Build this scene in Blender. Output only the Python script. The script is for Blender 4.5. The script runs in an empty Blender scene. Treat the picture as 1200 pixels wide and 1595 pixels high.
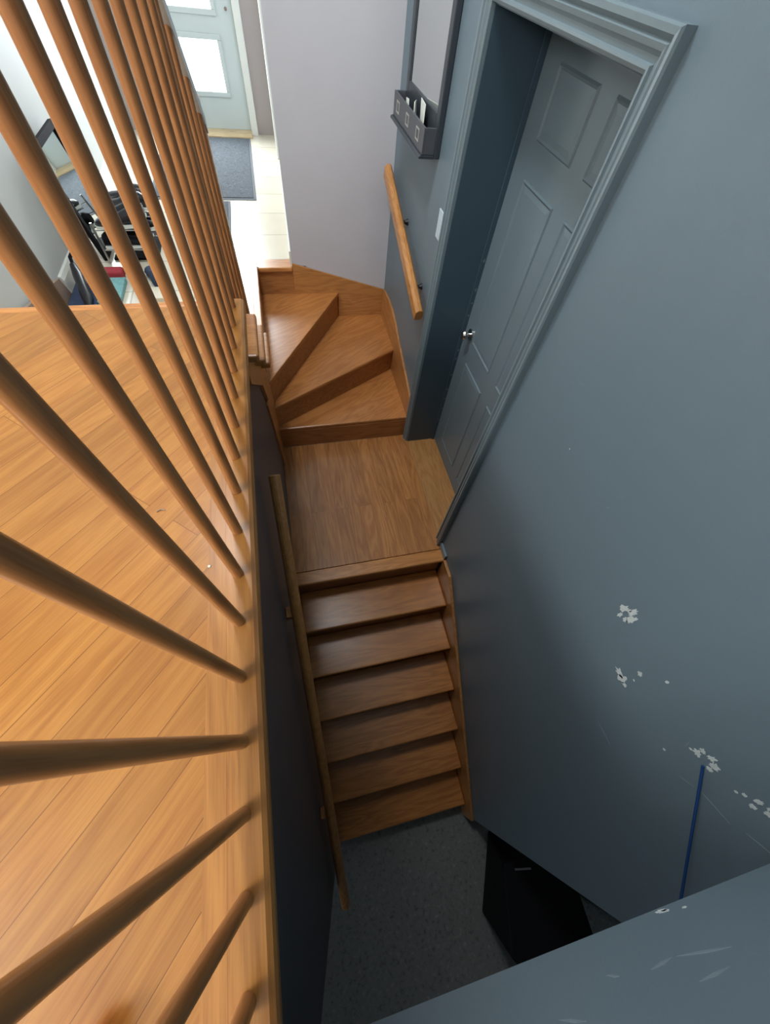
import bpy, bmesh, math, random
from mathutils import Vector, Matrix
random.seed(7)
S = bpy.context.scene
C = S.collection

# ------------------------------------------------------------ camera
cam_d = bpy.data.cameras.new('camera')
cam_d.sensor_fit = 'HORIZONTAL'; cam_d.sensor_width = 36.0
cam_d.lens = 574.307 / 1200 * 36.0
cam_d.clip_start = 0.01
cam = bpy.data.objects.new('camera', cam_d); C.objects.link(cam)
def rot(a, b, c):
    return Matrix.Rotation(c, 3, 'Z') @ Matrix.Rotation(b, 3, 'Y') @ Matrix.Rotation(a, 3, 'X')
M4 = rot(0.538156501, -0.0849790494, -0.215868585).to_4x4()
M4.translation = Vector((0.181581, -0.814659, 2.186203))
cam.matrix_world = M4
S.camera = cam

# ------------------------------------------------------------ exposure, world, lights
S.view_settings.view_transform = 'Standard'
S.view_settings.look = 'None'
S.view_settings.exposure = 0.2
S.view_settings.gamma = 1.0
S.view_settings.use_curve_mapping = False
wd = bpy.data.worlds.new('world'); S.world = wd; wd.use_nodes = True
wb = wd.node_tree.nodes['Background']
wb.inputs[0].default_value = (0.80, 0.90, 1.0, 1); wb.inputs[1].default_value = 0.25

def area(name, loc, rotv, sx, sy, power, col):
    l = bpy.data.lights.new(name, 'AREA'); l.shape = 'RECTANGLE'
    l.size = sx; l.size_y = sy; l.energy = power; l.color = col
    o = bpy.data.objects.new(name, l); C.objects.link(o)
    o.location = loc; o.rotation_euler = rotv
    return o
R90 = math.pi / 2
# daylight through the tall side window of the upstairs room
area('window_daylight', (-2.62, -1.75, 3.25), (0, -R90, 0), 0.85, 1.0, 60, (1.0, 0.97, 0.93))
# soft fill added at the upstairs back wall, which has no window
area('back_fill_light', (0.1, -3.30, 2.85), (R90, 0, 0), 1.8, 1.5, 34, (0.84, 0.93, 1.0))
# daylight through the glass of the front door
area('door_daylight', (-0.37, 4.66, 2.0), (-R90, 0, 0), 0.56, 1.7, 50, (0.90, 0.96, 1.0))

# unseen lamp added over the open stairwell as fill (its shade is built below)
lp = area('stairwell_fill_light', (-0.15, 0.75, 3.80), (0, 0, 0), 0.55, 0.55, 36, (0.93, 0.97, 1.0)); lp.data.shape = 'DISK'

# ------------------------------------------------------------ materials
def newmat(name):
    m = bpy.data.materials.new(name); m.use_nodes = True
    nt = m.node_tree; b = nt.nodes['Principled BSDF']
    return m, nt, b
def lin(r, g, b):
    f = lambda c: (c / 255 / 12.92) if c / 255 <= 0.04045 else ((c / 255 + 0.055) / 1.055) ** 2.4
    return (f(r), f(g), f(b), 1)
def plain(name, col, rough=0.5, metal=0.0, var=0.04, scale=6.0, bump=0.0, bscale=200, spec=0.5):
    m, nt, b = newmat(name)
    N = nt.nodes; L = nt.links
    tc = N.new('ShaderNodeTexCoord'); ns = N.new('ShaderNodeTexNoise')
    ns.inputs['Scale'].default_value = scale; ns.inputs['Detail'].default_value = 4
    L.new(tc.outputs['Object'], ns.inputs['Vector'])
    mx = N.new('ShaderNodeMix'); mx.data_type = 'RGBA'
    mx.inputs['A'].default_value = tuple(c * (1 - var) for c in col[:3]) + (1,)
    mx.inputs['B'].default_value = tuple(min(1, c * (1 + var)) for c in col[:3]) + (1,)
    L.new(ns.outputs['Fac'], mx.inputs['Factor']); L.new(mx.outputs['Result'], b.inputs['Base Color'])
    b.inputs['Roughness'].default_value = rough; b.inputs['Metallic'].default_value = metal
    b.inputs['Specular IOR Level'].default_value = spec
    if bump:
        n2 = N.new('ShaderNodeTexNoise'); n2.inputs['Scale'].default_value = bscale
        L.new(tc.outputs['Object'], n2.inputs['Vector'])
        bp = N.new('ShaderNodeBump'); bp.inputs['Strength'].default_value = bump; bp.inputs['Distance'].default_value = 0.002
        L.new(n2.outputs['Fac'], bp.inputs['Height']); L.new(bp.outputs['Normal'], b.inputs['Normal'])
    return m
def wood(name, light, dark, axis='y', plank=None, ang=0.0, rough=0.32, gs=1.0, length=0.75, seam=0.0009, var=1.0, fig=0.24):
    """oak: grain runs along axis; plank = strip width for floors (strips run along axis, turned by ang)"""
    m, nt, b = newmat(name)
    N = nt.nodes; L = nt.links
    tc = N.new('ShaderNodeTexCoord')
    mp = N.new('ShaderNodeMapping'); mp.vector_type = 'POINT'
    # turn so that the grain runs along X
    if axis == 'y': mp.inputs['Rotation'].default_value = (0, 0, -R90 + ang)
    elif axis == 'z': mp.inputs['Rotation'].default_value = (0, R90, 0)
    else: mp.inputs['Rotation'].default_value = (0, 0, ang)
    L.new(tc.outputs['Object'], mp.inputs['Vector'])
    vec = mp.outputs['Vector']
    if plank:
        br = N.new('ShaderNodeTexBrick')
        br.inputs['Scale'].default_value = 1.0
        br.inputs['Brick Width'].default_value = length; br.inputs['Row Height'].default_value = plank
        br.inputs['Mortar Size'].default_value = seam; br.inputs['Mortar Smooth'].default_value = 0.3
        br.inputs['Bias'].default_value = 0.0
        br.offset = 0.37; br.offset_frequency = 2
        br.inputs['Color1'].default_value = (0, 0, 0, 1); br.inputs['Color2'].default_value = (1, 1, 1, 1)
        br.inputs['Mortar'].default_value = (0.5, 0.5, 0.5, 1)
        L.new(vec, br.inputs['Vector'])
        # shift the grain from strip to strip
        va = N.new('ShaderNodeVectorMath'); va.operation = 'MULTIPLY_ADD'
        L.new(br.outputs['Color'], va.inputs[0]); va.inputs[1].default_value = (7.3, 3.1, 5.7); L.new(vec, va.inputs[2])
        gvec = va.outputs['Vector']
    else:
        gvec = vec
    m1 = N.new('ShaderNodeMapping'); m1.inputs['Scale'].default_value = (1.6 * gs, 13 * gs, 13 * gs)
    L.new(gvec, m1.inputs['Vector'])
    n1 = N.new('ShaderNodeTexNoise'); n1.inputs['Scale'].default_value = 1.0
    n1.inputs['Detail'].default_value = 3; n1.inputs['Distortion'].default_value = 0.5
    L.new(m1.outputs['Vector'], n1.inputs['Vector'])
    # contour lines of the slow noise give the cathedral figure
    mu = N.new('ShaderNodeMath'); mu.operation = 'MULTIPLY'; mu.inputs[1].default_value = 15.0
    L.new(n1.outputs['Fac'], mu.inputs[0])
    fr = N.new('ShaderNodeMath'); fr.operation = 'PINGPONG'; fr.inputs[1].default_value = 1.0
    L.new(mu.outputs[0], fr.inputs[0])
    m2 = N.new('ShaderNodeMapping'); m2.inputs['Scale'].default_value = (14 * gs, 420 * gs, 420 * gs)
    L.new(gvec, m2.inputs['Vector'])
    n2 = N.new('ShaderNodeTexNoise'); n2.inputs['Scale'].default_value = 1.0; n2.inputs['Detail'].default_value = 4
    L.new(m2.outputs['Vector'], n2.inputs['Vector'])
    a1 = N.new('ShaderNodeMath'); a1.operation = 'MULTIPLY'; a1.inputs[1].default_value = fig
    L.new(fr.outputs[0], a1.inputs[0])
    a2 = N.new('ShaderNodeMath'); a2.operation = 'MULTIPLY_ADD'; a2.inputs[1].default_value = 0.55
    L.new(n2.outputs['Fac'], a2.inputs[0]); L.new(a1.outputs[0], a2.inputs[2])
    rp = N.new('ShaderNodeValToRGB')
    rp.color_ramp.elements[0].position = 0.08; rp.color_ramp.elements[0].color = dark
    rp.color_ramp.elements[1].position = 0.55; rp.color_ramp.elements[1].color = light
    L.new(a2.outputs[0], rp.inputs['Fac'])
    col = rp.outputs['Color']
    hs = N.new('ShaderNodeHueSaturation')
    if plank:
        mr = N.new('ShaderNodeMapRange')
        mr.inputs['To Min'].default_value = 1 - 0.13 * var; mr.inputs['To Max'].default_value = 1 + 0.10 * var
        L.new(br.outputs['Color'], mr.inputs['Value'])
        L.new(mr.outputs['Result'], hs.inputs['Value'])
        L.new(col, hs.inputs['Color'])
        mx = N.new('ShaderNodeMix'); mx.data_type = 'RGBA'
        L.new(br.outputs['Fac'], mx.inputs['Factor']); L.new(hs.outputs['Color'], mx.inputs['A'])
        mx.inputs['B'].default_value = tuple(c * 0.55 for c in dark[:3]) + (1,)
        col = mx.outputs['Result']
    else:
        n3 = N.new('ShaderNodeTexNoise'); n3.inputs['Scale'].default_value = 3.1; n3.inputs['Detail'].default_value = 1
        L.new(tc.outputs['Object'], n3.inputs['Vector'])
        mr = N.new('ShaderNodeMapRange'); mr.inputs['To Min'].default_value = 0.82; mr.inputs['To Max'].default_value = 1.15
        L.new(n3.outputs['Fac'], mr.inputs['Value']); L.new(mr.outputs['Result'], hs.inputs['Value'])
        L.new(col, hs.inputs['Color']); col = hs.outputs['Color']
    L.new(col, b.inputs['Base Color'])
    b.inputs['Roughness'].default_value = rough
    b.inputs['Coat Weight'].default_value = 0.15; b.inputs['Coat Roughness'].default_value = 0.25
    bp = N.new('ShaderNodeBump'); bp.inputs['Strength'].default_value = 0.06; bp.inputs['Distance'].default_value = 0.001
    L.new(n2.outputs['Fac'], bp.inputs['Height']); L.new(bp.outputs['Normal'], b.inputs['Normal'])
    return m
def emis(name, col, s):
    m, nt, b = newmat(name)
    b.inputs['Base Color'].default_value = col; b.inputs['Emission Color'].default_value = col
    b.inputs['Emission Strength'].default_value = s; b.inputs['Roughness'].default_value = 0.2
    return m
def tiles():
    m, nt, b = newmat('cream_tile'); N = nt.nodes; L = nt.links
    tc = N.new('ShaderNodeTexCoord'); mp = N.new('ShaderNodeMapping')
    mp.inputs['Location'].default_value = (0.016, -2.22 + 0.0, 0)
    L.new(tc.outputs['Object'], mp.inputs['Vector'])
    br = N.new('ShaderNodeTexBrick'); br.offset = 0.0
    br.inputs['Scale'].default_value = 1.0; br.inputs['Brick Width'].default_value = 0.37; br.inputs['Row Height'].default_value = 0.37
    br.inputs['Mortar Size'].default_value = 0.004; br.inputs['Mortar Smooth'].default_value = 0.2
    br.inputs['Color1'].default_value = lin(226, 217, 196); br.inputs['Color2'].default_value = lin(232, 224, 205)
    br.inputs['Mortar'].default_value = lin(178, 170, 150)
    L.new(mp.outputs['Vector'], br.inputs['Vector'])
    ns = N.new('ShaderNodeTexNoise'); ns.inputs['Scale'].default_value = 5; ns.inputs['Detail'].default_value = 5
    L.new(tc.outputs['Object'], ns.inputs['Vector'])
    mr = N.new('ShaderNodeMapRange'); mr.inputs['To Min'].default_value = 0.9; mr.inputs['To Max'].default_value = 1.06
    L.new(ns.outputs['Fac'], mr.inputs['Value'])
    hs = N.new('ShaderNodeHueSaturation'); L.new(mr.outputs['Result'], hs.inputs['Value']); L.new(br.outputs['Color'], hs.inputs['Color'])
    L.new(hs.outputs['Color'], b.inputs['Base Color']); b.inputs['Roughness'].default_value = 0.22
    return m
def speckle(name, base, lo, hi, scale, rough, bump=0.3, spec=0.5):
    m, nt, b = newmat(name); N = nt.nodes; L = nt.links
    tc = N.new('ShaderNodeTexCoord')
    ns = N.new('ShaderNodeTexNoise'); ns.inputs['Scale'].default_value = scale; ns.inputs['Detail'].default_value = 6; ns.inputs['Roughness'].default_value = 0.7
    L.new(tc.outputs['Object'], ns.inputs['Vector'])
    rp = N.new('ShaderNodeValToRGB'); e = rp.color_ramp.elements
    e[0].position = 0.34; e[0].color = lo; e[1].position = 0.68; e[1].color = hi
    k = rp.color_ramp.elements.new(0.46); k.color = base; k = rp.color_ramp.elements.new(0.58); k.color = base
    L.new(ns.outputs['Fac'], rp.inputs['Fac']); L.new(rp.outputs['Color'], b.inputs['Base Color'])
    b.inputs['Roughness'].default_value = rough; b.inputs['Specular IOR Level'].default_value = spec
    bp = N.new('ShaderNodeBump'); bp.inputs['Strength'].default_value = bump; bp.inputs['Distance'].default_value = 0.003
    L.new(ns.outputs['Fac'], bp.inputs['Height']); L.new(bp.outputs['Normal'], b.inputs['Normal'])
    return m
def scuffed_paint(name, col, rough=0.42):
    """eggshell wall paint with a few faint pale scuffs of their own shape"""
    m = plain(name, col, rough, var=0.03, scale=2.5, bump=0.12, bscale=160)
    nt = m.node_tree; N = nt.nodes; L = nt.links; b = N['Principled BSDF']
    src = b.inputs['Base Color'].links[0].from_socket
    tc = N.new('ShaderNodeTexCoord'); mp = N.new('ShaderNodeMapping')
    mp.inputs['Scale'].default_value = (5, 1.2, 4.5); mp.inputs['Rotation'].default_value = (0.9, 0.3, 0.4)
    L.new(tc.outputs['Object'], mp.inputs['Vector'])
    ns = N.new('ShaderNodeTexNoise'); ns.inputs['Scale'].default_value = 2.4; ns.inputs['Detail'].default_value = 9; ns.inputs['Roughness'].default_value = 0.72
    L.new(mp.outputs['Vector'], ns.inputs['Vector'])
    mr = N.new('ShaderNodeMapRange'); mr.inputs['From Min'].default_value = 0.66; mr.inputs['From Max'].default_value = 0.80
    mr.inputs['To Max'].default_value = 0.28
    L.new(ns.outputs['Fac'], mr.inputs['Value'])
    mx = N.new('ShaderNodeMix'); mx.data_type = 'RGBA'
    L.new(mr.outputs['Result'], mx.inputs['Factor']); L.new(src, mx.inputs['A'])
    mx.inputs['B'].default_value = tuple(min(1, c * 2.0 + 0.04) for c in col[:3]) + (1,)
    L.new(mx.outputs['Result'], b.inputs['Base Color'])
    return m

SLATE = (0.148, 0.205, 0.243, 1)
M = {
    'slate': scuffed_paint('slate_blue_wall_paint', SLATE),
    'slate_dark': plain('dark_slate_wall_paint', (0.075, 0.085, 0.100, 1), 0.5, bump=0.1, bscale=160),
    'slate_trim': plain('slate_blue_gloss_paint', (0.180, 0.240, 0.270, 1), 0.28, bump=0.0),
    'slate_door': plain('slate_door_paint', (0.150, 0.205, 0.238, 1), 0.34, bump=0.08, bscale=90),
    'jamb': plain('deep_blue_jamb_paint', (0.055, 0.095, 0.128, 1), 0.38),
    'lilac': plain('pale_lilac_grey_paint', lin(200, 201, 208), 0.55, bump=0.08, bscale=150),
    'white_wall': plain('pale_grey_wall_paint', lin(198, 202, 198), 0.6, bump=0.08, bscale=150),
    'taupe': plain('taupe_wall_paint', lin(176, 166, 162), 0.6),
    'ceiling': plain('white_ceiling_paint', lin(232, 232, 228), 0.8),
    'white_trim': plain('white_trim_paint', lin(222, 224, 216), 0.35),
    'front_door': plain('pale_green_grey_door_paint', lin(196, 206, 204), 0.4),
    'sill': wood('threshold_wood', lin(214, 192, 150), lin(170, 140, 100), 'x', rough=0.4),
    'floor': wood('upper_oak_strip_floor', lin(180, 124, 58), lin(148, 90, 36), 'y', plank=0.0625, ang=math.radians(42), rough=0.30, gs=0.8, length=0.95, seam=0.0006),
    'nose_y': wood('oak_edge_board', lin(182, 126, 62), lin(144, 90, 40), 'y', rough=0.32),
    'nose_x': wood('oak_edge_board_across', lin(208, 144, 80), lin(160, 96, 46), 'x', rough=0.32),
    'baluster': wood('oak_baluster', lin(186, 130, 80), lin(146, 94, 52), 'z', rough=0.36, gs=1.3),
    'rail': wood('oak_handrail', lin(206, 146, 84), lin(160, 104, 54), 'y', rough=0.30),
    'tread': wood('oak_tread', lin(200, 134, 70), lin(144, 84, 38), 'x', rough=0.30, gs=0.8),
    'riser': wood('oak_riser', lin(176, 120, 70), lin(124, 76, 38), 'x', rough=0.38),
    'wtread': wood('oak_winder_tread', lin(196, 132, 74), lin(156, 94, 46), 'x', ang=-0.55, rough=0.28, gs=0.8),
    'wriser': wood('oak_winder_riser', lin(188, 130, 76), lin(140, 88, 46), 'x', rough=0.38),
    'skirt': wood('oak_skirt_board', lin(198, 140, 82), lin(152, 98, 52), 'x', rough=0.36),
    'skirt_y': wood('oak_skirt_board_side', lin(198, 140, 82), lin(152, 98, 52), 'y', rough=0.36),
    'landing': wood('oak_landing_strip', lin(188, 130, 76), lin(138, 84, 44), 'y', plank=0.083, rough=0.27, gs=0.8, length=1.2, seam=0.0007, var=1.25),
    'landing_sill': wood('oak_door_sill', lin(190, 140, 86), lin(150, 100, 54), 'y', rough=0.3),
    'tile': tiles(),
    'basement': speckle('grey_mottled_basement_floor', (0.19, 0.20, 0.19, 1), (0.10, 0.11, 0.105, 1), (0.28, 0.29, 0.28, 1), 42, 0.7),
    'mat': speckle('charcoal_blue_ribbed_mat', lin(84, 90, 96), lin(56, 60, 66), lin(126, 132, 138), 55, 0.95, 0.6),
    'mat_edge': plain('grey_mat_border', lin(108, 113, 118), 0.9),
    'black': plain('black_cloth', (0.004, 0.004, 0.0055, 1), 0.75, var=0.2, spec=0.2),
    'black_gloss': plain('black_plastic', (0.012, 0.012, 0.015, 1), 0.35),
    'charcoal': plain('charcoal_wood_stain', (0.040, 0.050, 0.062, 1), 0.38),
    'charcoal_in': plain('charcoal_box_front', (0.085, 0.092, 0.105, 1), 0.42),
    'chrome': plain('brushed_nickel', (0.62, 0.62, 0.62, 1), 0.22, metal=1.0),
    'pewter': plain('pewter_label_frame', (0.50, 0.50, 0.47, 1), 0.4, metal=0.3),
    'paper': plain('white_paper', lin(226, 232, 222), 0.7),
    'chip': plain('bare_white_plaster', lin(196, 204, 204), 0.85, var=0.2, scale=90),
    'scuff': plain('pale_scuffed_slate_paint', (0.21, 0.27, 0.31, 1), 0.5),
    'switch': plain('white_switch_plastic', lin(196, 210, 220), 0.35),
    'blue': plain('blue_cord', (0.006, 0.045, 0.17, 1), 0.45),
    'red': plain('glossy_red', (0.75, 0.07, 0.03, 1), 0.2),
    'teal': plain('teal_printed_card', lin(130, 186, 186), 0.6, var=0.5, scale=45),
    'redcloth': plain('red_fabric', lin(178, 64, 72), 0.8),
    'navy': plain('navy_fabric', lin(52, 66, 92), 0.85, var=0.5, scale=30),
    'darkwood': plain('grey_brown_board', lin(150, 128, 112), 0.5),
    'cream': plain('cream_box', lin(226, 218, 194), 0.6),
    'steel': plain('steel_wire', (0.5, 0.5, 0.5, 1), 0.3, metal=1.0),
    'pane': emis('bright_door_glass', (0.93, 0.97, 1.0, 1), 3.2),
}
mm, nt_, b_ = newmat('mirror_silver')
b_.inputs['Metallic'].default_value = 1.0; b_.inputs['Roughness'].default_value = 0.03
b_.inputs['Base Color'].default_value = (0.80, 0.83, 0.82, 1); M['mirror'] = mm

# ------------------------------------------------------------ mesh helpers
class MB:
    def __init__(s): s.v = []; s.f = []
    def add(s, vs, fs):
        k = len(s.v); s.v += [tuple(v) for v in vs]; s.f += [tuple(i + k for i in f) for f in fs]; return s
    def box(s, x0, x1, y0, y1, z0, z1):
        vs = [(x, y, z) for x in (x0, x1) for y in (y0, y1) for z in (z0, z1)]
        return s.add(vs, [(0, 1, 3, 2), (4, 6, 7, 5), (0, 4, 5, 1), (2, 3, 7, 6), (0, 2, 6, 4), (1, 5, 7, 3)])
    def prism(s, poly, axis, a, b):
        """poly = outline; axis 'z': (x,y), 'x': (y,z), 'y': (x,z)"""
        mk = {'z': lambda p, t: (p[0], p[1], t), 'x': lambda p, t: (t, p[0], p[1]), 'y': lambda p, t: (p[0], t, p[1])}[axis]
        n = len(poly)
        vs = [mk(p, a) for p in poly] + [mk(p, b) for p in poly]
        fs = [tuple(range(n)), tuple(range(2 * n - 1, n - 1, -1))] + [(i, (i + 1) % n, n + (i + 1) % n, n + i) for i in range(n)]
        return s.add(vs, fs)
    def tube(s, pts, rad, n=16, squash=None):
        pts = [Vector(p) for p in pts]; m = len(pts)
        if not hasattr(rad, '__len__'): rad = [rad] * m
        vs = []; up = None
        for i, p in enumerate(pts):
            d = (pts[min(i + 1, m - 1)] - pts[max(i - 1, 0)]).normalized()
            if up is None:
                up = Vector((1, 0, 0)) if abs(d.x) < 0.9 else Vector((0, 1, 0))
            a = (up - d * up.dot(d)).normalized(); c = d.cross(a); up = a
            for k in range(n):
                t = 2 * math.pi * k / n
                vs.append(p + (a * math.cos(t) + c * math.sin(t)) * rad[i])
        fs = [(i * n + k, i * n + (k + 1) % n, (i + 1) * n + (k + 1) % n, (i + 1) * n + k) for i in range(m - 1) for k in range(n)]
        fs += [tuple(range(n - 1, -1, -1)), tuple(range((m - 1) * n, m * n))]
        return s.add(vs, fs)
    def sweep(s, prof, p0, p1, side, up):
        """profile (a,b) offsets swept straight from p0 to p1"""
        side = Vector(side); up = Vector(up); n = len(prof)
        vs = [Vector(q) + side * a + up * b for q in (p0, p1) for a, b in prof]
        fs = [tuple(range(n)), tuple(range(2 * n - 1, n - 1, -1))] + [(i, (i + 1) % n, n + (i + 1) % n, n + i) for i in range(n)]
        return s.add(vs, fs)
    def build(s, name, mat, parent=None, bevel=0.0, smooth=False, kind=None, seg=2):
        me = bpy.data.meshes.new(name); me.from_pydata([tuple(v) for v in s.v], [], s.f)
        bm = bmesh.new(); bm.from_mesh(me); bmesh.ops.recalc_face_normals(bm, faces=bm.faces); bm.to_mesh(me); bm.free()
        me.materials.append(mat)
        o = bpy.data.objects.new(name, me); C.objects.link(o)
        if parent is not None: o.parent = parent
        if bevel:
            md = o.modifiers.new('bevel', 'BEVEL'); md.width = bevel; md.segments = seg; md.limit_method = 'ANGLE'; md.angle_limit = 0.6
        if smooth:
            for p in me.polygons: p.use_smooth = True
            if not bevel and smooth == 'auto':
                md = o.modifiers.new('edges', 'EDGE_SPLIT'); md.split_angle = 0.7
        if kind: o['kind'] = kind
        return o
def thing(name, label, cat, loc=(0, 0, 0), group=None):
    o = bpy.data.objects.new(name, None); C.objects.link(o); o.location = loc; o.empty_display_size = 0.05
    o['label'] = label; o['category'] = cat
    if group: o['group'] = group
    return o
def tag(o, label, cat, group=None):
    o['label'] = label; o['category'] = cat
    if group: o['group'] = group
    return o
def st(name, mb, mat, bevel=0.0, parent=None):
    return mb.build(name, mat, parent, bevel, kind='structure' if parent is None else None)

W = 0.959; D = 0.23; H = 1.52; BZ = -1.34; F = 0.76; YB = 2.122; TOP = 4.0
XL = -2.70; YR = -3.40; R = 0.19

# ------------------------------------------------------------ structure: shell
st('floor', MB().box(XL, -0.028, YR, 0.345, H - 0.22, H), M['floor'])                       # upper oak floor
st('floor', MB().box(-3.0, 3.2, -4.4, 0.0, BZ - 0.1, BZ), M['basement'])                    # basement floor
st('floor', MB().box(-1.12, 0.0, 1.02, 4.80, F - 0.16, F).box(0.0, 0.36, YB, 4.80, F - 0.16, F), M['tile'])   # entry tiles
st('ceiling', MB().box(XL, 1.6, YR, 5.0, TOP, TOP + 0.1), M['ceiling'])
st('ceiling', MB().box(-3.0, 3.2, -4.4, -1.32, 1.20, 1.298), M['ceiling'])                  # basement ceiling behind the header
st('wall_header', MB().box(0.0, W, -1.32, -1.2, 1.302, TOP), M['slate'])
# right wall, slate blue, with the doorway cut out and ending at a free vertical corner down in the basement
wr = st('wall_right', MB().box(W, W + D, -1.53, 0.175, BZ, TOP).box(W, W + D, 1.045, YB, BZ, TOP)
        .box(W, W + D, 0.175, 1.045, 2.055, TOP).box(W, W + D, 0.175, 1.045, BZ, -0.03), M['slate'])
# wall under the railing
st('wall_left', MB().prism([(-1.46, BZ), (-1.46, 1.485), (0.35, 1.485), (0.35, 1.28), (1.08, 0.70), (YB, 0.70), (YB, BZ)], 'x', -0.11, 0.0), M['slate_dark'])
# pale wall at the turn of the stairs, and its long side towards the front door
st('wall_back', MB().prism([(0.262, YB), (W + D, YB), (W + D, 4.95), (0.345, 4.95), (0.345, 4.80), (0.30, 3.2)], 'z', BZ, TOP)
   , M['lilac'])
st('wall_under_entry', MB().box(-0.0, 0.262, YB + 0.002, YB + 0.10, BZ, 0.60), M['lilac'])
# far wall around the front door
st('wall_front', MB().box(-1.12, -0.90, 4.80, 4.95, F, TOP).box(0.13, 0.345, 4.80, 4.95, F, TOP)
   .box(-0.90, 0.13, 4.80, 4.95, F + 2.13, TOP), M['taupe'])
st('wall_left_entry', MB().box(-1.24, -1.12, 0.36, 4.95, F - 0.2, TOP), M['white_wall'])
# upstairs room
st('wall_upstairs_left', MB().box(XL - 0.12, XL, YR, -2.60, H, TOP).box(XL - 0.12, XL, -0.90, 0.48, H, TOP)
   .box(XL - 0.12, XL, -2.60, -0.90, H, 2.62).box(XL - 0.12, XL, -2.60, -0.90, 3.88, TOP), M['white_wall'])
st('wall_upstairs_back', MB().box(XL, 1.6, YR - 0.12, YR, H, TOP), M['white_wall'])
st('wall_upstairs_end', MB().box(XL, -1.24, 0.36, 0.48, H, TOP), M['white_wall'])
st('floor', MB().box(-0.11, 1.6, YR, -1.32, 1.302, H), M['floor'])
st('wall_basement_back', MB().box(-3.0, 3.2, -4.5, -4.4, BZ, 1.2), M['slate'])
st('wall_basement_right', MB().box(3.2, 3.3, -4.4, 0.0, BZ, 1.2), M['slate'])
w1 = st('window_1', MB().box(XL - 0.10, XL - 0.05, -2.60, -2.54, 2.62, 3.88).box(XL - 0.10, XL - 0.05, -0.96, -0.90, 2.62, 3.88)
        .box(XL - 0.10, XL - 0.05, -2.60, -0.90, 2.62, 2.68).box(XL - 0.10, XL - 0.05, -2.60, -0.90, 3.82, 3.88)
        .box(XL - 0.10, XL - 0.05, -1.77, -1.73, 2.62, 3.88), M['white_trim'])
MB().box(XL - 0.09, XL - 0.085, -2.55, -0.95, 2.67, 3.83).build('pane', M['pane'], w1)

# white baseboard on the far left entry wall
st('baseboard_left', MB().prism([(-1.12, F), (-1.098, F), (-1.098, F + 0.075), (-1.108, F + 0.095), (-1.12, F + 0.10)], 'y', 1.85, 4.80), M['white_trim'])
st('baseboard_right', MB().prism([(0.262, YB + 0.02), (0.250, YB + 0.02), (0.287, 3.2), (0.331, 4.2), (0.345, 4.2), (0.30, 3.2)], 'z', F, F + 0.085), M['white_trim'])

# ------------------------------------------------------------ front door
d2 = st('door_2', MB().box(-0.83, 0.085, 4.80, 4.845, F + 0.035, F + 2.07), M['front_door'], 0.002)
def glass_frame(z0, z1):
    x0, x1, y = -0.655, -0.095, 4.80
    f = 0.035
    g = MB().box(x0 - f, x1 + f, y - 0.012, y + 0.001, z0 - f, z0).box(x0 - f, x1 + f, y - 0.012, y + 0.001, z1, z1 + f) \
        .box(x0 - f, x0, y - 0.012, y + 0.001, z0, z1).box(x1, x1 + f, y - 0.012, y + 0.001, z0, z1).build('glass_frame', M['front_door'], d2, 0.004)
    MB().box(x0, x1, y - 0.004, y - 0.001, z0, z1).build('pane', M['pane'], g)
for z0 in (1.055, 1.545, 2.035): glass_frame(z0, z0 + 0.32)
MB().tube([(0.028, 4.797, 1.555), (0.028, 4.785, 1.555)], 0.012).build('lock_cylinder', M['chrome'], d2)
tr = st('trim_1', MB().box(0.085, 0.150, 4.755, 4.80, F, F + 2.13).box(-0.895, -0.83, 4.755, 4.80, F, F + 2.13).box(-0.895, 0.150, 4.755, 4.80, F + 2.07, F + 2.13), M['white_trim'], 0.004)
st('trim_2', MB().prism([(4.66, F), (4.66, F + 0.012), (4.70, F + 0.030), (4.80, F + 0.035), (4.80, F)], 'x', -0.83, 0.085), M['sill'])
# casing of a side opening on the right entry wall
st('trim_3', MB().box(0.300, 0.345, 4.13, 4.165, F, F + 2.1).box(0.312, 0.345, 4.165, 4.205, F, F + 2.1).box(0.300, 0.345, 4.205, 4.225, F, F + 2.1), M['white_trim'], 0.004)

# ------------------------------------------------------------ slate door in its deep recess
d1 = st('door_1', MB().box(W + D - 0.012, W + D + 0.030, 0.195, 1.030, 0.008, 2.035), M['slate_door'], 0.002)
def molding_frame(y0, y1, z0, z1, x, par):
    # sunk groove and raised field of a pressed door panel
    g = MB(); w = 0.018
    def ring(a, b, xa, xb):
        o = [(y0 + a, z0 + a), (y1 - a, z0 + a), (y1 - a, z1 - a), (y0 + a, z1 - a)]
        i = [(y0 + b, z0 + b), (y1 - b, z0 + b), (y1 - b, z1 - b), (y0 + b, z1 - b)]
        g.add([(xa, p, q) for p, q in o] + [(xb, p, q) for p, q in i], [(k, (k + 1) % 4, 4 + (k + 1) % 4, 4 + k) for k in range(4)])
    ring(0, 0.006, x, x - 0.006); ring(0.006, 0.014, x - 0.006, x - 0.001); ring(0.014, 0.032, x - 0.001, x - 0.0035)
    g.add([(x - 0.0035, y0 + 0.032, z0 + 0.032), (x - 0.0035, y1 - 0.032, z0 + 0.032), (x - 0.0035, y1 - 0.032, z1 - 0.032), (x - 0.0035, y0 + 0.032, z1 - 0.032)], [(0, 1, 2, 3)])
    g.build('door_panel', M['slate_door'], par)
for ya, yb in ((0.275, 0.545), (0.640, 0.905)):
    for za, zb in ((1.765, 1.955), (0.93, 1.655), (0.13, 0.80)):
        molding_frame(ya, yb, za, zb, W + D - 0.0125, d1)
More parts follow.
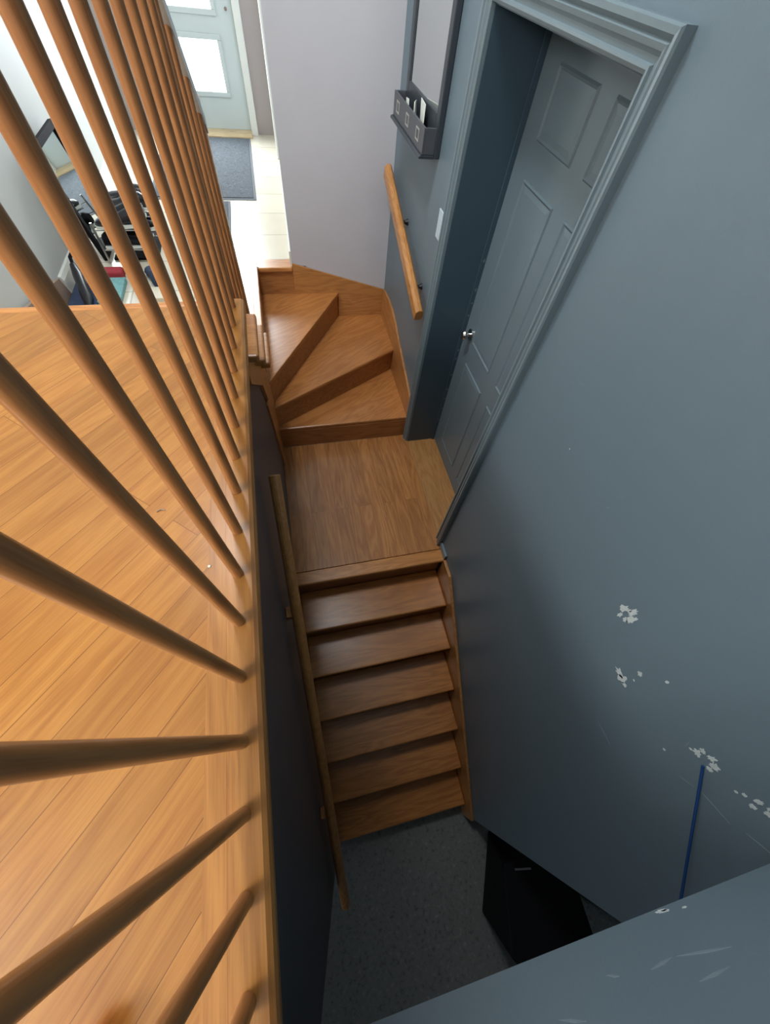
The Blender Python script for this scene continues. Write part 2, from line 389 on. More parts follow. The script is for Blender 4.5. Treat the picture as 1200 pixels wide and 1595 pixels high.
# knob and backplate: lever knob
kx, ky, kz = W + D - 0.012, 0.945, 0.955
h = MB().tube([(kx, ky, kz), (kx - 0.008, ky, kz)], 0.030, 24).tube([(kx - 0.008, ky, kz), (kx - 0.030, ky, kz)], 0.010, 16) \
    .tube([(kx - 0.028, ky, kz), (kx - 0.034, ky, kz), (kx - 0.046, ky, kz), (kx - 0.056, ky, kz), (kx - 0.060, ky, kz)], [0.012, 0.022, 0.026, 0.021, 0.008], 24)
h.build('door_knob', M['chrome'], d1, smooth='auto')
# jambs and head lining
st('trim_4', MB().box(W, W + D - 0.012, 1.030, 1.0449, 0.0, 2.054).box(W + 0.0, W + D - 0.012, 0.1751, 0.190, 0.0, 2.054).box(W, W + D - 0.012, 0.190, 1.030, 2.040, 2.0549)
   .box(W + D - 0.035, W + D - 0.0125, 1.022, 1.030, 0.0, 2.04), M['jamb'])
# casing: profile swept round three sides with mitred corners
prof = [(0.0, 0.0), (0.0, 0.010), (0.007, 0.013), (0.013, 0.013), (0.016, 0.008), (0.026, 0.010), (0.034, 0.0155), (0.043, 0.018), (0.048, 0.014), (0.056, 0.021), (0.066, 0.022), (0.070, 0.018), (0.070, 0.0)]
def casing(y0, y1, z0, ztop, x, name, mat, ws=(1, 1, 1)):
    g = MB(); n = len(prof)
    rows = []
    for (py, pz, oy, oz) in ((y0, z0, -1, 0), (y0, ztop, -1, 1), (y1, ztop, 0.62, 1), (y1, z0, 0.62, 0)):
        rows.append([(x - d * 1.35, py + oy * w, pz + oz * w) for w, d in prof])
    vs = [v for r in rows for v in r]; fs = []
    for i in range(3):
        for k in range(n): fs.append((i * n + k, i * n + (k + 1) % n, (i + 1) * n + (k + 1) % n, (i + 1) * n + k))
    fs += [tuple(range(n)), tuple(range(4 * n - 1, 3 * n - 1, -1))]
    return st(name, g.add(vs, fs), mat)
casing(0.180, 1.036, 0.0, 2.045, W, 'trim_5', M['slate_trim'])
st('baseboard_stub', MB().box(W - 0.014, W, 0.005, 0.108, 0.0, 0.055), M['slate_trim'], 0.003)

# pale chips where the paint is knocked off, each with its own ragged outline
def chip(y, z, ry, rz, parent, n=22, plane='x', jag=0.45, holes=0):
    g = MB()
    vs = []
    for k in range(n):
        t = 2 * math.pi * k / n
        q = 1 + random.uniform(-jag, jag * 0.6)
        a, b = ry * q * math.cos(t), rz * q * math.sin(t)
        vs.append((y + a, z + b))
    if plane == 'x': g.prism(vs, 'x', W - 0.0006, W + 0.0005)
    else: g.prism(vs, 'y', -1.2 + 0.0006, -1.2 - 0.0005)
    return g.build('paint_chip', M['chip'], parent)
for y, z, a, b in [(-0.700, 1.225, .006, .012), (-0.690, 1.250, .010, .018), (-0.708, 1.272, .008, .018), (-0.722, 1.250, .008, .024), (-0.716, 1.232, .007, .010),
                   (-0.700, 1.262, .004, .010), (-0.835, 1.108, .014, .012), (-0.852, 1.108, .012, .016), (-0.866, 1.104, .007, .008), (-0.849, 1.184, .006, .008), (-0.861, 1.150, .003, .003),
                   (-0.878, 1.259, .004, .006), (-1.024, 1.134, .003, .004), (-1.028, 1.236, .008, .010), (-1.024, 1.254, .006, .007), (-1.037, 1.268, .006, .012),
                   (-1.053, 1.262, .010, .012), (-1.058, 1.246, .006, .007), (-1.020, 1.222, .003, .004), (-1.100, 1.300, .004, .006), (-1.108, 1.325, .004, .010), (-1.118, 1.305, .005, .008),
                   (-1.126, 1.330, .006, .009), (-1.118, 1.340, .003, .006), (-1.096, 1.283, .003, .004), (-0.228, 1.372, .002, .003)]:
    chip(y, z, a, b, wr)
for z, q in [(1.30, .010), (1.16, .012), (1.09, .006), (1.02, .007), (0.80, .009), (0.74, .006), (0.62, .007), (0.50, .009), (0.42, .005), (0.33, .007), (0.22, .008)]:
    MB().prism([(W + D - 0.030, z), (W + D - 0.022, z - q), (W + D - 0.016, z), (W + D - 0.020, z + q)], 'y', 1.0212, 1.0221).build('paint_chip', M['slate_trim'], d1)
hd = [o for o in C.objects if o.name == 'wall_header'][0]
for x, z, a, b in [(0.673, 1.312, .010, .005), (0.680, 1.316, .006, .005), (0.710, 1.326, .004, .003)]:
    chip(x, z, a, b, hd, plane='y')

st('landing_leak_block', MB().box(0.0, W, 0.06, 1.08, BZ, -0.031), M['slate_dark'])  # unseen solid block added below the landing to stop light leaks
for (xa, za), (xc, zc) in [((0.608, 1.420), (0.682, 1.445)), ((0.560, 1.424), (0.602, 1.418)), ((0.593, 1.476), (0.646, 1.474)), ((0.50, 1.40), (0.515, 1.412)), ((0.40, 1.44), (0.43, 1.46))]:
    MB().prism([(xa, za), ((xa + xc) / 2, (za + zc) / 2 - 0.003), (xc, zc), ((xa + xc) / 2, (za + zc) / 2 + 0.004)], 'y', -1.1994, -1.2005).build('scuff', M['scuff'], hd)
for (ya_, za), (yc_, zc) in [((-1.10, 1.18), (-1.16, 1.22)), ((-1.02, 1.20), (-1.00, 1.24)), ((-1.17, 1.25), (-1.20, 1.29)), ((-0.44, 1.37), (-0.45, 1.39)), ((-1.08, 1.14), (-1.10, 1.17)), ((-0.95, 0.90), (-1.02, 0.91))]:
    MB().prism([(ya_, za), ((ya_ + yc_) / 2, (za + zc) / 2 - 0.002), (yc_, zc), ((ya_ + yc_) / 2, (za + zc) / 2 + 0.002)], 'x', W - 0.0005, W + 0.0005).build('scuff', M['scuff'], wr)
# ------------------------------------------------------------ landing
ld = thing('stair_landing', 'square oak strip landing between the winder steps and the basement stairs', 'landing', (0.48, 0.5, 0.0))
ld_off = Vector((0.48, 0.5, 0.0))
def child(mb, name, mat, par, off, **k):
    mb.v = [tuple(Vector(v) - off) for v in mb.v]
    return mb.build(name, mat, par, **k)
child(MB().box(0.0, W, 0.088, 1.10, -0.03, 0.0), 'floor_strips', M['landing'], ld, ld_off)
child(MB().box(0.0, W - 0.001, -0.0, 0.086, -0.03, 0.0), 'nosing', M['nose_x'], ld, ld_off, bevel=0.008)
st('trim_11', MB().box(W + 0.001, W + D, 0.176, 1.044, -0.029, 0.001), M['landing_sill'], 0.002)
child(MB().box(0.002, W - 0.021, 0.0215, 0.038, -0.215, -0.0302), 'riser', M['riser'], ld, ld_off)

# ------------------------------------------------------------ basement stairs
g_, rl = 0.2406, 0.1914
ls = thing('basement_stairs', 'straight oak flight of six treads going down from the landing to the basement', 'stairs', (0.48, -1.44, BZ))
lo = Vector((0.48, -1.44, BZ))
for k in range(1, 7):
    y, z = -k * g_, -k * rl
    child(MB().box(0.002, W - 0.021, y, y + 0.2615, z - 0.028, z), 'tread', M['tread'], ls, lo, bevel=0.009)
    child(MB().box(0.002, W - 0.021, y + 0.022, y + 0.040, max(z - rl - 0.02, BZ + 0.001), z - 0.0282), 'riser', M['riser'], ls, lo)
def nl(y, d): return y * rl / g_ + d
child(MB().prism([(-0.118, 0.014), (-0.001, 0.014), (-0.001, -0.30), (-1.30, BZ + 0.001), (-1.535, BZ + 0.001), (-1.535, nl(-1.535, 0.115))], 'x', W - 0.020, W - 0.001),
      'stringer', M['skirt_y'], ls, lo, bevel=0.003)

# ------------------------------------------------------------ winder steps
ws = thing('winder_steps', 'three oak wedge shaped steps turning up from the landing to the tiled entry', 'stairs', (0.48, 1.6, 0.0))
wo = Vector((0.48, 1.6, 0.0)); T = 0.028
# nosing lines
n2a, n2b = Vector((0.002, 1.112)), Vector((W - 0.001, 1.647))
n3a, n3b = Vector((0.010, 1.140)), Vector((0.600, YB - 0.001))
x1 = W - 0.001; yb = YB - 0.001
child(MB().prism([(0.001, 1.103), (x1, 1.103), (x1, 1.74), (0.001, 1.22)], 'z', R - T, R), 'tread', M['wtread'], ws, wo, bevel=0.008)
child(MB().prism([tuple(n2a), tuple(n2b), (x1, yb), (0.56, yb), (0.002, 1.25)], 'z', 2 * R - T, 2 * R), 'tread', M['wtread'], ws, wo, bevel=0.008)
child(MB().prism([tuple(n3a), tuple(n3b), (0.001, yb), (0.001, 1.140)], 'z', 3 * R - T, 3 * R), 'tread', M['wtread'], ws, wo, bevel=0.008)
child(MB().box(0.001, W - 0.016, 1.101, 1.142, 0.0002, R - T - 0.0002), 'riser', M['wriser'], ws, wo)
def slantriser(a, b, z0, z1, back=0.014, th=0.016):
    d = (b - a).normalized(); nrm = Vector((-d.y, d.x))
    p = [a + nrm * back + d * 0.012, b + nrm * back + d * 0.008, b + nrm * (back + th) + d * 0.008, a + nrm * (back + th) + d * 0.012]
    return MB().prism([(min(max(q.x, 0.001), x1), min(q.y, yb)) for q in p], 'z', z0, z1)
child(slantriser(n2a, n2b, R, 2 * R - T), 'riser', M['wriser'], ws, wo)
child(slantriser(n3a, n3b, 2 * R, 3 * R - T), 'riser', M['wriser'], ws, wo)
child(MB().box(0.001, 0.262, YB - 0.006, YB, 3 * R, F - 0.0285), 'riser', M['wriser'], ws, wo)
st('trim_9', MB().box(0.022, 0.261, YB - 0.026, YB + 0.10, F - T, F + 0.0015), M['nose_x'], 0.008)
# wood edge between the entry tiles and the open side of the winder
st('trim_10', MB().box(-0.030, 0.020, 1.02, YB + 0.10, F - T, F + 0.0012), M['nose_y'], 0.006)
# inner side board under that edge, down to the landing
child(MB().prism([(0.76, 0.735), (YB - 0.007, 0.731), (YB - 0.007, 3 * R), (1.30, 3 * R - 0.10), (1.15, 0.30), (1.10, 0.0), (0.93, 0.0), (0.80, 0.60)], 'x', 0.0005, 0.010), 'inner_board', M['skirt_y'], ws, wo)
# skirt boards on the two walls
child(MB().prism([(0.262, 0.782), (0.958, 0.578), (0.958, 2 * R), (0.59, 2 * R), (0.59, 3 * R), (0.262, 3 * R)], 'y', YB - 0.014, YB), 'wall_skirt', M['skirt'], ws, wo, bevel=0.002)
child(MB().prism([(YB - 0.014, 0.586), (2.03, 0.600), (1.93, 0.608), (1.79, 0.600), (1.66, 0.560), (1.554, 0.515), (1.261, 0.412), (1.075, 0.345), (1.075, 0.03), (1.143, R), (1.70, R), (1.70, 2 * R), (YB - 0.014, 2 * R)], 'x', W - 0.015, W),
      'wall_skirt', M['skirt_y'], ws, wo, bevel=0.002)

# ------------------------------------------------------------ entry steps (from the tiles up to the oak floor)
es = thing('entry_steps', 'short oak flight beside the railing with three overhanging tread ends', 'stairs', (-0.5, 0.7, F))
eo = Vector((-0.5, 0.7, F))
for k in range(3):
    z = H - R * (k + 1); y0 = 0.372 + 0.228 * k
    child(MB().box(-1.11, 0.062, y0 - 0.01, y0 + 0.245, z - 0.03, z), 'tread', M['nose_x'], es, eo, bevel=0.008)
    child(MB().box(-1.11, 0.008, y0 - 0.006, y0 + 0.012, z, z + R - 0.031), 'riser', M['wriser'], es, eo)
child(MB().box(-1.11, 0.008, 1.010, 1.019, F, H - 3 * R - 0.031), 'riser', M['wriser'], es, eo)
child(MB().prism([(0.352, 1.488), (0.362, 1.488), (0.362, 1.30), (0.60, 1.30), (0.60, 1.11), (0.83, 1.11), (0.83, 0.92), (1.02, 0.92), (1.02, 0.735), (0.80, 0.735), (0.70, 0.92), (0.352, 1.22)], 'x', 0.0005, 0.016), 'stringer', M['skirt_y'], es, eo)
child(MB().prism([(0.5, F), (0.5, 1.40), (1.1, 1.02), (1.80, 0.875), (1.84, F)], 'x', -1.112, -1.094), 'wall_stringer', M['darkwood'], es, eo)

# ------------------------------------------------------------ railing
st('trim_6', MB().box(-0.0280, 0.0025, YR, 0.375, H - 0.03, H + 0.0004), M['nose_y'])
st('trim_7', MB().prism([(0.0027, H - 0.034), (0.050, H - 0.034), (0.056, H - 0.030), (0.058, H - 0.022), (0.058, H - 0.010), (0.055, H - 0.003), (0.048, H + 0.0005), (0.0027, H + 0.0005)], 'y', -1.199, 0.375), M['nose_y'])
st('trim_8', MB().box(XL, -0.028, 0.3455, 0.375, H - 0.03, H + 0.001), M['nose_x'], 0.008)
rl_ = thing('stair_railing', 'long oak railing of slim round balusters along the edge of the upper oak floor', 'railing', (0.024, -0.4, H))
ro = Vector((0.024, -0.4, H))
ys = [0.335, 0.244, 0.143, 0.047, -0.051, -0.148, -0.242, -0.335, -0.431, -0.522, -0.611, -0.702, -0.793, -0.881, -0.968, -1.055, -1.142]
RT = 2.47
def balu(z0, z1):
    n = 12; hh = z1 - z0
    pts = [(0, 0, hh * i / n) for i in range(n + 1)]
    rad = [0.0100 - 0.0010 * min(1, (i / n) / 0.4) for i in range(n + 1)]
    return MB().tube(pts, rad, 20)
proto = balu(H, RT).build('baluster', M['baluster'], rl_, smooth='auto')
proto.location = Vector((0.024, ys[0], H + 0.001)) - ro
for y in ys[1:]:
    c = proto.copy(); C.objects.link(c); c.parent = rl_; c.location = Vector((0.024, y, H + 0.001)) - ro
railp = [(-0.030, 0.0), (0.030, 0.0), (0.034, 0.012), (0.030, 0.030), (0.020, 0.042), (0.0, 0.048), (-0.020, 0.042), (-0.030, 0.030), (-0.034, 0.012)]
child(MB().sweep(railp, (0.024, -1.198, RT), (0.024, 0.36, RT), (1, 0, 0), (0, 0, 1)), 'handrail', M['rail'], rl_, ro, bevel=0.003)

sr = thing('stepped_railing', 'oak railing sloping down beside the entry steps to a square post', 'railing', (-0.02, 0.7, F))
so = Vector((-0.02, 0.7, F))
def rz(y): return 2.37 - (y - 0.36) * 0.885 - 0.0
spr = MB().tube([(0, 0, i * 0.1) for i in range(9)], [0.0098 - 0.0008 * min(1, i / 4) for i in range(9)], 16)
for k in range(3):
    z = H - R * (k + 1); y0 = 0.372 + 0.228 * k
    for dy in (0.055, 0.165):
        y = y0 + dy; top = rz(y) - 0.035
        n = 9
        m = MB().tube([(-0.010, y, z + 0.001 + (top - z) * i / n) for i in range(n + 1)], [0.0098 - 0.0008 * min(1, i / 4) for i in range(n + 1)], 16)
        child(m, 'baluster', M['baluster'], sr, so, smooth='auto')
child(MB().box(-0.045, -0.001, 1.021, 1.065, F + 0.002, 1.80), 'newel_post', M['rail'], sr, so, bevel=0.004)
child(MB().sweep([(-0.046, -0.047), (0.003, -0.047), (0.003, 0.003), (-0.020, 0.004), (-0.040, -0.004), (-0.048, -0.020)], (-0.024, 0.36, rz(0.36) + 0.004), (-0.024, 1.05, rz(1.05) + 0.004), (1, 0, 0), (0, 0, 1)), 'handrail', M['rail'], sr, so)
child(MB().sweep([(0.0035, -0.046), (0.026, -0.046), (0.027, -0.006), (0.020, 0.003), (0.0035, 0.003)], (-0.024, 0.36, rz(0.36) + 0.004), (-0.024, 1.06, rz(1.06) + 0.004), (1, 0, 0), (0, 0, 1)), 'rail_sheen_strip', M['front_door'], sr, so)['label'] = 'pale grey green strip painting reflected door light on the side of the rail'  # door light reflected along the rail, put in as a pale strip

cl = thing('fill_lamp', 'unseen round white fill lamp added over the open stairwell', 'lamp', (-0.15, 0.75, TOP))  # made-up fixture around the added fill light
child(MB().tube([(-0.15, 0.75, 3.84), (-0.15, 0.75, TOP - 0.001)], 0.30, 40), 'housing', M['white_trim'], cl, Vector((-0.15, 0.75, TOP)), smooth='auto')
child(MB().tube([(-0.15, 0.75, 3.825), (-0.15, 0.75, 3.839)], 0.28, 40), 'diffuser', M['pane'], cl, Vector((-0.15, 0.75, TOP)), smooth='auto')

# ------------------------------------------------------------ wall handrails
hl = thing('wall_handrail', 'long round oak handrail running down the dark wall of the basement stairs', 'handrail', (0.045, -0.7, 0.4))
ho = Vector((0.045, -0.7, 0.4))
A = Vector((0.046, 0.065, 1.035)); B = Vector((0.046, -1.545, -0.41))
dd = (B - A).normalized(); upv = Vector((1, 0, 0)).cross(dd).normalized()
if upv.z < 0: upv = -upv
oct_ = [(0.022 * math.cos(math.pi * (2 * i + 1) / 16), 0.0225 * math.sin(math.pi * (2 * i + 1) / 16)) for i in range(16)]
child(MB().sweep(oct_, A, B, (1, 0, 0), upv), 'rail', M['rail'], hl, ho, bevel=0.002, smooth=False)
for t in (0.255, 0.73):
    p = A.lerp(B, t)
    child(MB().box(0.001, 0.040, p.y - 0.022, p.y + 0.022, p.z - 0.048, p.z - 0.012), 'wood_block', M['rail'], hl, ho, bevel=0.003)
h2 = thing('wall_handrail', 'short square edged oak handrail on the slate wall beside the winder steps', 'handrail', (0.92, 1.6, 1.1))
h2o = Vector((0.92, 1.6, 1.1))
A = Vector((0.900, 2.040, 1.330)); B = Vector((0.900, 1.090, 0.990))
dd = (B - A).normalized(); upv = Vector((1, 0, 0)).cross(dd).normalized()
if upv.z < 0: upv = -upv
pr = [(-0.023, -0.036), (0.023, -0.036), (0.023, 0.020), (0.009, 0.036), (-0.009, 0.036), (-0.023, 0.020)]
child(MB().sweep(pr, A, B, (1, 0, 0), upv), 'rail', M['rail'], h2, h2o, bevel=0.004)
for t in (0.36, 0.80):
    p = A.lerp(B, t)
    child(MB().tube([(W - 0.001, p.y, p.z - 0.012), (W - 0.020, p.y, p.z - 0.012), (0.9235, p.y, p.z - 0.006)], [0.018, 0.008, 0.008], 12), 'bracket', M['black_gloss'], h2, h2o)
    child(MB().tube([(0.878, p.y - 0.02, p.z + 0.004), (0.8762, p.y - 0.02, p.z + 0.004)], 0.004, 10), 'screw_plug', M['black_gloss'], h2, h2o)

# ------------------------------------------------------------ wall mirror with letter box
wm = thing('wall_mirror', 'tall charcoal framed wall mirror with a letter box along its bottom edge', 'mirror', (W, 1.63, 1.6))
wmo = Vector((W, 1.63, 1.6))
y0, y1, z0, z1 = 1.325, 1.905, 1.585, 2.45
f = 0.045
child(MB().box(W - 0.028, W - 0.001, y0, y0 + f, z0, z1).box(W - 0.028, W - 0.001, y1 - f, y1, z0, z1).box(W - 0.028, W - 0.001, y0 + f, y1 - f, z1 - f, z1).box(W - 0.028, W - 0.001, y0 + f, y1 - f, z0, z0 + 0.14), 'frame', M['charcoal'], wm, wmo, bevel=0.004)
child(MB().box(W - 0.020, W - 0.014, y0 + f, y1 - f, z0 + 0.14, z1 - f), 'mirror_glass', M['mirror'], wm, wmo)
xb = 0.872
bx = MB().box(xb, xb + 0.010, y0 + 0.005, y1 - 0.005, z0 + 0.012, z0 + 0.100) \
    .box(xb + 0.010, W - 0.028, y0 + 0.005, y0 + 0.015, z0 + 0.012, z0 + 0.100).box(xb + 0.010, W - 0.028, y1 - 0.015, y1 - 0.005, z0 + 0.012, z0 + 0.100) \
    .box(xb + 0.010, W - 0.028, y0 + 0.015, y1 - 0.015, z0 + 0.012, z0 + 0.020)
lb = child(bx, 'letter_box', M['charcoal_in'], wm, wmo, bevel=0.002)
child(MB().prism([(xb - 0.014, z0), (W - 0.029, z0), (W - 0.029, z0 + 0.0115), (xb - 0.004, z0 + 0.0115), (xb - 0.012, z0 + 0.008)], 'y', y0, y1), 'ledge', M['charcoal'], wm, wmo, bevel=0.002)
for yc in (y0 + 0.10, y0 + 0.29, y0 + 0.48):
    g = MB(); a, b_2, w_ = 0.026, 0.021, 0.005; zc = z0 + 0.058
    g.box(xb - 0.003, xb, yc - a, yc + a, zc - b_2, zc - b_2 + w_).box(xb - 0.003, xb, yc - a, yc + a, zc + b_2 - w_, zc + b_2)
    g.box(xb - 0.003, xb, yc - a, yc - a + w_, zc - b_2 + w_, zc + b_2 - w_).box(xb - 0.003, xb, yc + a - w_, yc + a, zc - b_2 + w_, zc + b_2 - w_)
    g.v = [tuple(Vector(v) - wmo) for v in g.v]
    g.build('label_frame', M['pewter'], lb)
# white letters standing in the box
def sheet(name, corners, th, mat, label, cat, group=None):
    c = [Vector(q) for q in corners]; n = (c[1] - c[0]).cross(c[3] - c[0]).normalized() * th
    o = MB().add(c + [q + n for q in c], [(0, 1, 2, 3), (7, 6, 5, 4), (0, 4, 5, 1), (1, 5, 6, 2), (2, 6, 7, 3), (3, 7, 4, 0)]).build(name, mat)
    return tag(o, label, cat, group)
zb = z0 + 0.021
sheet('letter', [(0.888, 1.42, zb), (0.915, 1.54, zb), (0.924, 1.60, zb + 0.115), (0.905, 1.47, zb + 0.120)], 0.004, M['paper'], 'larger white folded letter standing in the mirror letter box', 'letter')
sheet('letter', [(0.887, 1.56, zb), (0.912, 1.60, zb), (0.918, 1.66, zb + 0.095), (0.893, 1.60, zb + 0.100)], 0.003, M['paper'], 'white envelope standing between the large letter and the narrow slip in the letter box', 'letter')
sheet('letter', [(0.8835, 1.64, zb), (0.886, 1.70, zb), (0.886, 1.72, zb + 0.090), (0.8835, 1.67, zb + 0.095)], 0.003, M['paper'], 'narrow white slip at the front of the mirror letter box', 'letter')

# ------------------------------------------------------------ light switch
sw = tag(MB().box(W - 0.006, W - 0.0001, 1.084, 1.196, 1.335, 1.452).build('light_switch', M['switch'], None, 0.003), 'white wall switch plate beside the slate door casing', 'light switch')
MB().box(W - 0.010, W - 0.006, 1.122, 1.158, 1.360, 1.427).build('rocker', M['switch'], sw, 0.002)

# ------------------------------------------------------------ blue cord
p0 = Vector((W - 0.004, -1.052, 1.236)); p1 = Vector((0.885, -1.38, 0.976))
pts = [p0.lerp(p1, t) for t in (0, 0.5, 1.0)] + [Vector((0.882, -1.43, 0.99)), Vector((0.880, -1.47, 1.06)), Vector((0.880, -1.48, 1.199))]
tag(MB().tube(pts, 0.0032, 10).build('cord', M['blue'], None, smooth='auto'), 'thin taut blue cord hanging from a chipped hole in the slate wall', 'cord')

# ------------------------------------------------------------ black covered box in the basement
base = [(0.90, -2.06), (1.10, -1.66), (1.50, -1.62), (1.46, -2.20), (1.02, -2.20)]
topq = [(0.886, -2.075), (0.985, -1.70), (1.40, -1.70), (1.395, -2.20), (0.98, -2.20)]
g = MB(); n = 5
g.add([(x, y, BZ) for x, y in base] + [(x, y, -0.78) for x, y in topq], [tuple(range(n)), tuple(range(2 * n - 1, n - 1, -1))] + [(i, (i + 1) % n, n + (i + 1) % n, n + i) for i in range(n)])
bb = tag(g.build('storage_bin', M['black'], None, 0.015, seg=3), 'tall black box standing on the mottled grey basement floor', 'storage box')
MB().prism([(1.05, -1.745), (1.15, -1.765), (1.15, -1.755), (1.05, -1.735)], 'z', -0.781, -0.777).build('label_strip', M['steel'], bb)
tag(MB().tube([(1.50, -2.02, BZ + 0.012), (1.66, -2.17, BZ + 0.012), (1.90, -2.36, BZ + 0.012), (2.2, -2.6, BZ + 0.012)], 0.012, 10).build('dark_line', M['black_gloss'], None, smooth='auto'), 'thin black tube added as a dark line on the basement floor beyond the black box', 'dark_line')  # black tube added only to draw a dark line by the wall end

# ------------------------------------------------------------ entry mats
def mat_obj(x0, x1, y0, y1, label):
    t = thing('door_mat', label, 'mat', ((x0 + x1) / 2, (y0 + y1) / 2, F)); o = Vector(((x0 + x1) / 2, (y0 + y1) / 2, F))
    child(MB().box(x0, x1, y0, y1, F + 0.0005, F + 0.005), 'border', M['mat_edge'], t, o, bevel=0.002)
    child(MB().box(x0 + 0.03, x1 - 0.022, y0 + 0.03, y1 - 0.02, F + 0.0052, F + 0.010), 'pile', M['mat'], t, o, bevel=0.002)
mat_obj(-0.78, 0.060, 3.195, 4.655, 'large grey blue door mat on the tiles in front of the front door')
mat_obj(-0.42, -0.150, 2.15, 3.170, 'dark runner mat on the entry tiles on the railing side of the large mat')

# ------------------------------------------------------------ things on the entry floor behind the balusters
lm = thing('leaning_mirror', 'black framed mirror leaning on the pale left wall of the entry', 'mirror', (-1.0, 2.45, F))
lmo = Vector((-1.0, 2.45, F))
def leanbox(y0, y1, s0, s1, t0, t1):
    # s along the slope, t outwards; foot 0.14 from the wall
    a = math.radians(80); fx = -0.958
    P = lambda y, s, t: (fx - math.cos(a) * s + math.sin(a) * t, y, F + math.sin(a) * s + math.cos(a) * t)
    return [P(y, s, t) for y in (y0, y1) for s in (s0, s1) for t in (t0, t1)], [(0, 1, 3, 2), (4, 6, 7, 5), (0, 4, 5, 1), (2, 3, 7, 6), (0, 2, 6, 4), (1, 5, 7, 3)]
fr = MB()
ya, yb_, Ls = 2.235, 2.72, 0.57
for q in ((ya, ya + 0.035, 0, Ls), (yb_ - 0.035, yb_, 0, Ls), (ya + 0.035, yb_ - 0.035, 0, 0.035), (ya + 0.035, yb_ - 0.035, Ls - 0.035, Ls)):
    fr.add(*leanbox(q[0], q[1], q[2], q[3], -0.012, 0.014))
child(fr, 'frame', M['black'], lm, lmo, bevel=0.002)
gl = MB(); gl.add(*leanbox(ya + 0.035, yb_ - 0.035, 0.035, Ls - 0.035, -0.005, 0.002)); child(gl, 'mirror_glass', M['mirror'], lm, lmo)

rk = thing('shoe_rack', 'low steel wire shoe rack on the tiles behind the balusters', 'shoe rack', (-0.78, 2.42, F))
rko = Vector((-0.78, 2.42, F))
g = MB()
for z in (F + 0.09, F + 0.20):
    for i in range(6): g.tube([(-0.922, 2.18 + i * 0.095, z), (-0.62, 2.18 + i * 0.095, z)], 0.004, 8)
child(g, 'wire_shelf', M['steel'], rk, rko)
for x in (-0.922, -0.62):
    for y in (2.18, 2.655):
        child(MB().tube([(x, y, F + 0.0125), (x, y, F + 0.24)], 0.007, 10), 'post', M['steel'], rk, rko)
def shoe(x, y, z, mat, label, ang=0.0, ln=0.27, hi=0.10, group='shoes on the wire rack'):
    t = thing('shoe', label, 'shoe', (x, y, z), group); t.rotation_euler = (0, 0, ang)
    g = MB(); secs = [(-0.5, .030, .75), (-0.42, .036, .95), (-0.25, .036, 1.0), (-0.1, .034, .8), (0.1, .040, .55), (0.3, .044, .48), (0.42, .036, .40), (0.5, .016, .22)]
    n = 12; vs = []
    for s, w_, hh in secs:
        for k in range(n):
            a = math.pi * 2 * k / n
            vs.append((w_ * math.cos(a), s * ln, 0.012 + hi * hh * (0.5 + 0.5 * math.sin(a))))
    fs = [(i * n + k, i * n + (k + 1) % n, (i + 1) * n + (k + 1) % n, (i + 1) * n + k) for i in range(len(secs) - 1) for k in range(n)] + [tuple(range(n)), tuple(range(len(vs) - 1, len(vs) - n - 1, -1))]
    g.add(vs, fs).build('upper', mat, t, smooth='auto')
    MB().prism([(-.036, -.5 * ln), (.036, -.5 * ln), (.042, .3 * ln), (.022, .5 * ln), (-.022, .5 * ln), (-.042, .3 * ln)], 'z', 0.0, 0.014).build('sole', M['paper'], t)
    return t
lab = ['black shoe at the far end of the upper wire shelf', 'black shoe second from the far end of the upper wire shelf', 'black shoe in the middle of the upper wire shelf', 'black shoe at the near end of the upper wire shelf']
for i, y in enumerate((2.58, 2.46, 2.34, 2.22)):
    shoe(-0.77, y, F + 0.206, M['black_gloss'], lab[i], ang=R90 + 0.1 * (i % 2), hi=0.085)
lab2 = ['black shoe at the far end of the lower wire shelf', 'black shoe second from the far end of the lower wire shelf', 'black shoe in the middle of the lower wire shelf', 'black shoe at the near end of the lower wire shelf']
for i, y in enumerate((2.58, 2.46, 2.34, 2.22)):
    shoe(-0.77, y, F + 0.096, M['black'], lab2[i], ang=-R90 + 0.08 * (i % 2), hi=0.075)
tag(MB().box(-0.91, -0.63, 2.24, 2.64, F + 0.0005, F + 0.012).build('rubber_tray', M['black'], None, 0.003), 'black rubber tray under the wire shoe rack', 'tray')
shoe(-0.62, 1.95, F + 0.001, M['navy'], 'navy patterned shoe on the tiles nearest the oak floor edge', ang=0.35, group='shoes on the entry tiles')
shoe(-0.765, 2.09, F + 0.001, M['black_gloss'], 'black shoe on the tiles next to the navy patterned shoe', ang=0.35, group='shoes on the entry tiles')
tag(MB().box(-0.925, -0.80, 1.70, 1.97, F + 0.001, F + 0.03).build('magazine', M['teal'], None, 0.004), 'teal printed booklet lying on the entry tiles behind the balusters', 'booklet')
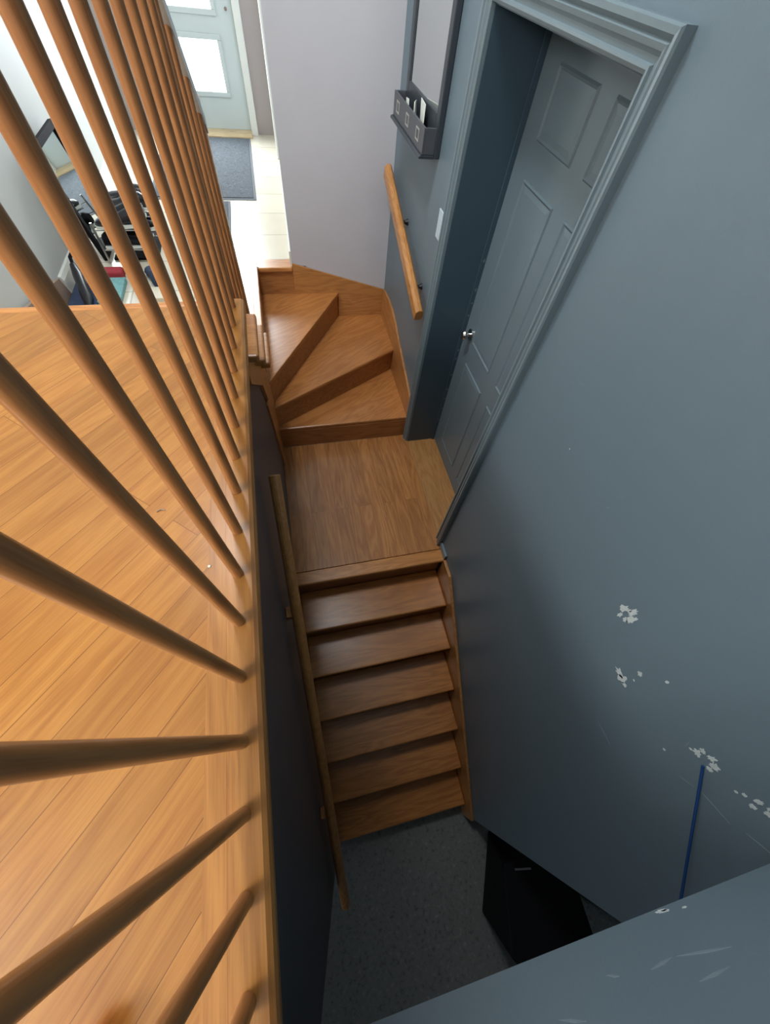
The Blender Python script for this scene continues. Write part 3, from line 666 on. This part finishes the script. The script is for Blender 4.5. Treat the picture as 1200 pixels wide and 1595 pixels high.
tag(MB().box(-0.95, -0.815, 2.0, 2.07, F + 0.001, F + 0.05).build('cloth_bundle', M['redcloth'], None, 0.018, seg=3), 'small red cloth bundle just behind the teal booklet', 'cloth')
tag(MB().box(-0.66, -0.53, 1.66, 1.79, F + 0.001, F + 0.06).build('carton', M['cream'], None, 0.004), 'cream carton on the tiles close to the foremost balusters', 'carton')
um = thing('umbrella', 'folded black umbrella lying against the left entry wall', 'umbrella', (-1.0, 1.8, F))
umo = Vector((-1.0, 1.8, F))
child(MB().tube([(-1.06, 1.98, F + 0.10), (-1.03, 1.90, F + 0.075), (-0.97, 1.72, F + 0.045), (-0.95, 1.62, F + 0.03)], [0.018, 0.030, 0.030, 0.008], 14), 'canopy', M['black_gloss'], um, umo, smooth='auto')
child(MB().tube([(-1.06, 1.98, F + 0.10), (-1.075, 2.03, F + 0.12), (-1.060, 2.05, F + 0.135)], 0.010, 10), 'grip', M['black'], um, umo, smooth='auto')
g = tag(MB().box(-1.09, -0.93, 1.60, 1.96, F + 0.001, F + 0.016).build('rubber_tray', M['navy'], None, 0.004), 'dark boot tray under the folded umbrella', 'tray')

# ------------------------------------------------------------ small things on the oak floor
def ball(name, loc, r, mat, label, cat):
    bm = bmesh.new(); bmesh.ops.create_uvsphere(bm, u_segments=28, v_segments=16, radius=r)
    me = bpy.data.meshes.new(name); bm.to_mesh(me); bm.free(); me.materials.append(mat)
    for p in me.polygons: p.use_smooth = True
    o = bpy.data.objects.new(name, me); C.objects.link(o); o.location = loc
    return tag(o, label, cat)
ball('ball', (-0.128, -1.045, H + 0.0205), 0.020, M['red'], 'small glossy red ball on the oak floor at the bottom edge', 'ball')

tag(MB().prism([(-0.029, -0.500), (-0.025, -0.501), (-0.024, -0.497), (-0.028, -0.496)], 'z', H + 0.0006, H + 0.0025).build('crumb', M['paper']), 'tiny white crumb on the oak floor beside the balusters', 'crumb')
tag(MB().tube([(-0.128, -0.362, H + 0.0012), (-0.120, -0.358, H + 0.0022), (-0.112, -0.361, H + 0.0012)], 0.0011, 8).build('wood_splinter', M['darkwood']), 'small brown splinter lying on the oak floor', 'splinter')
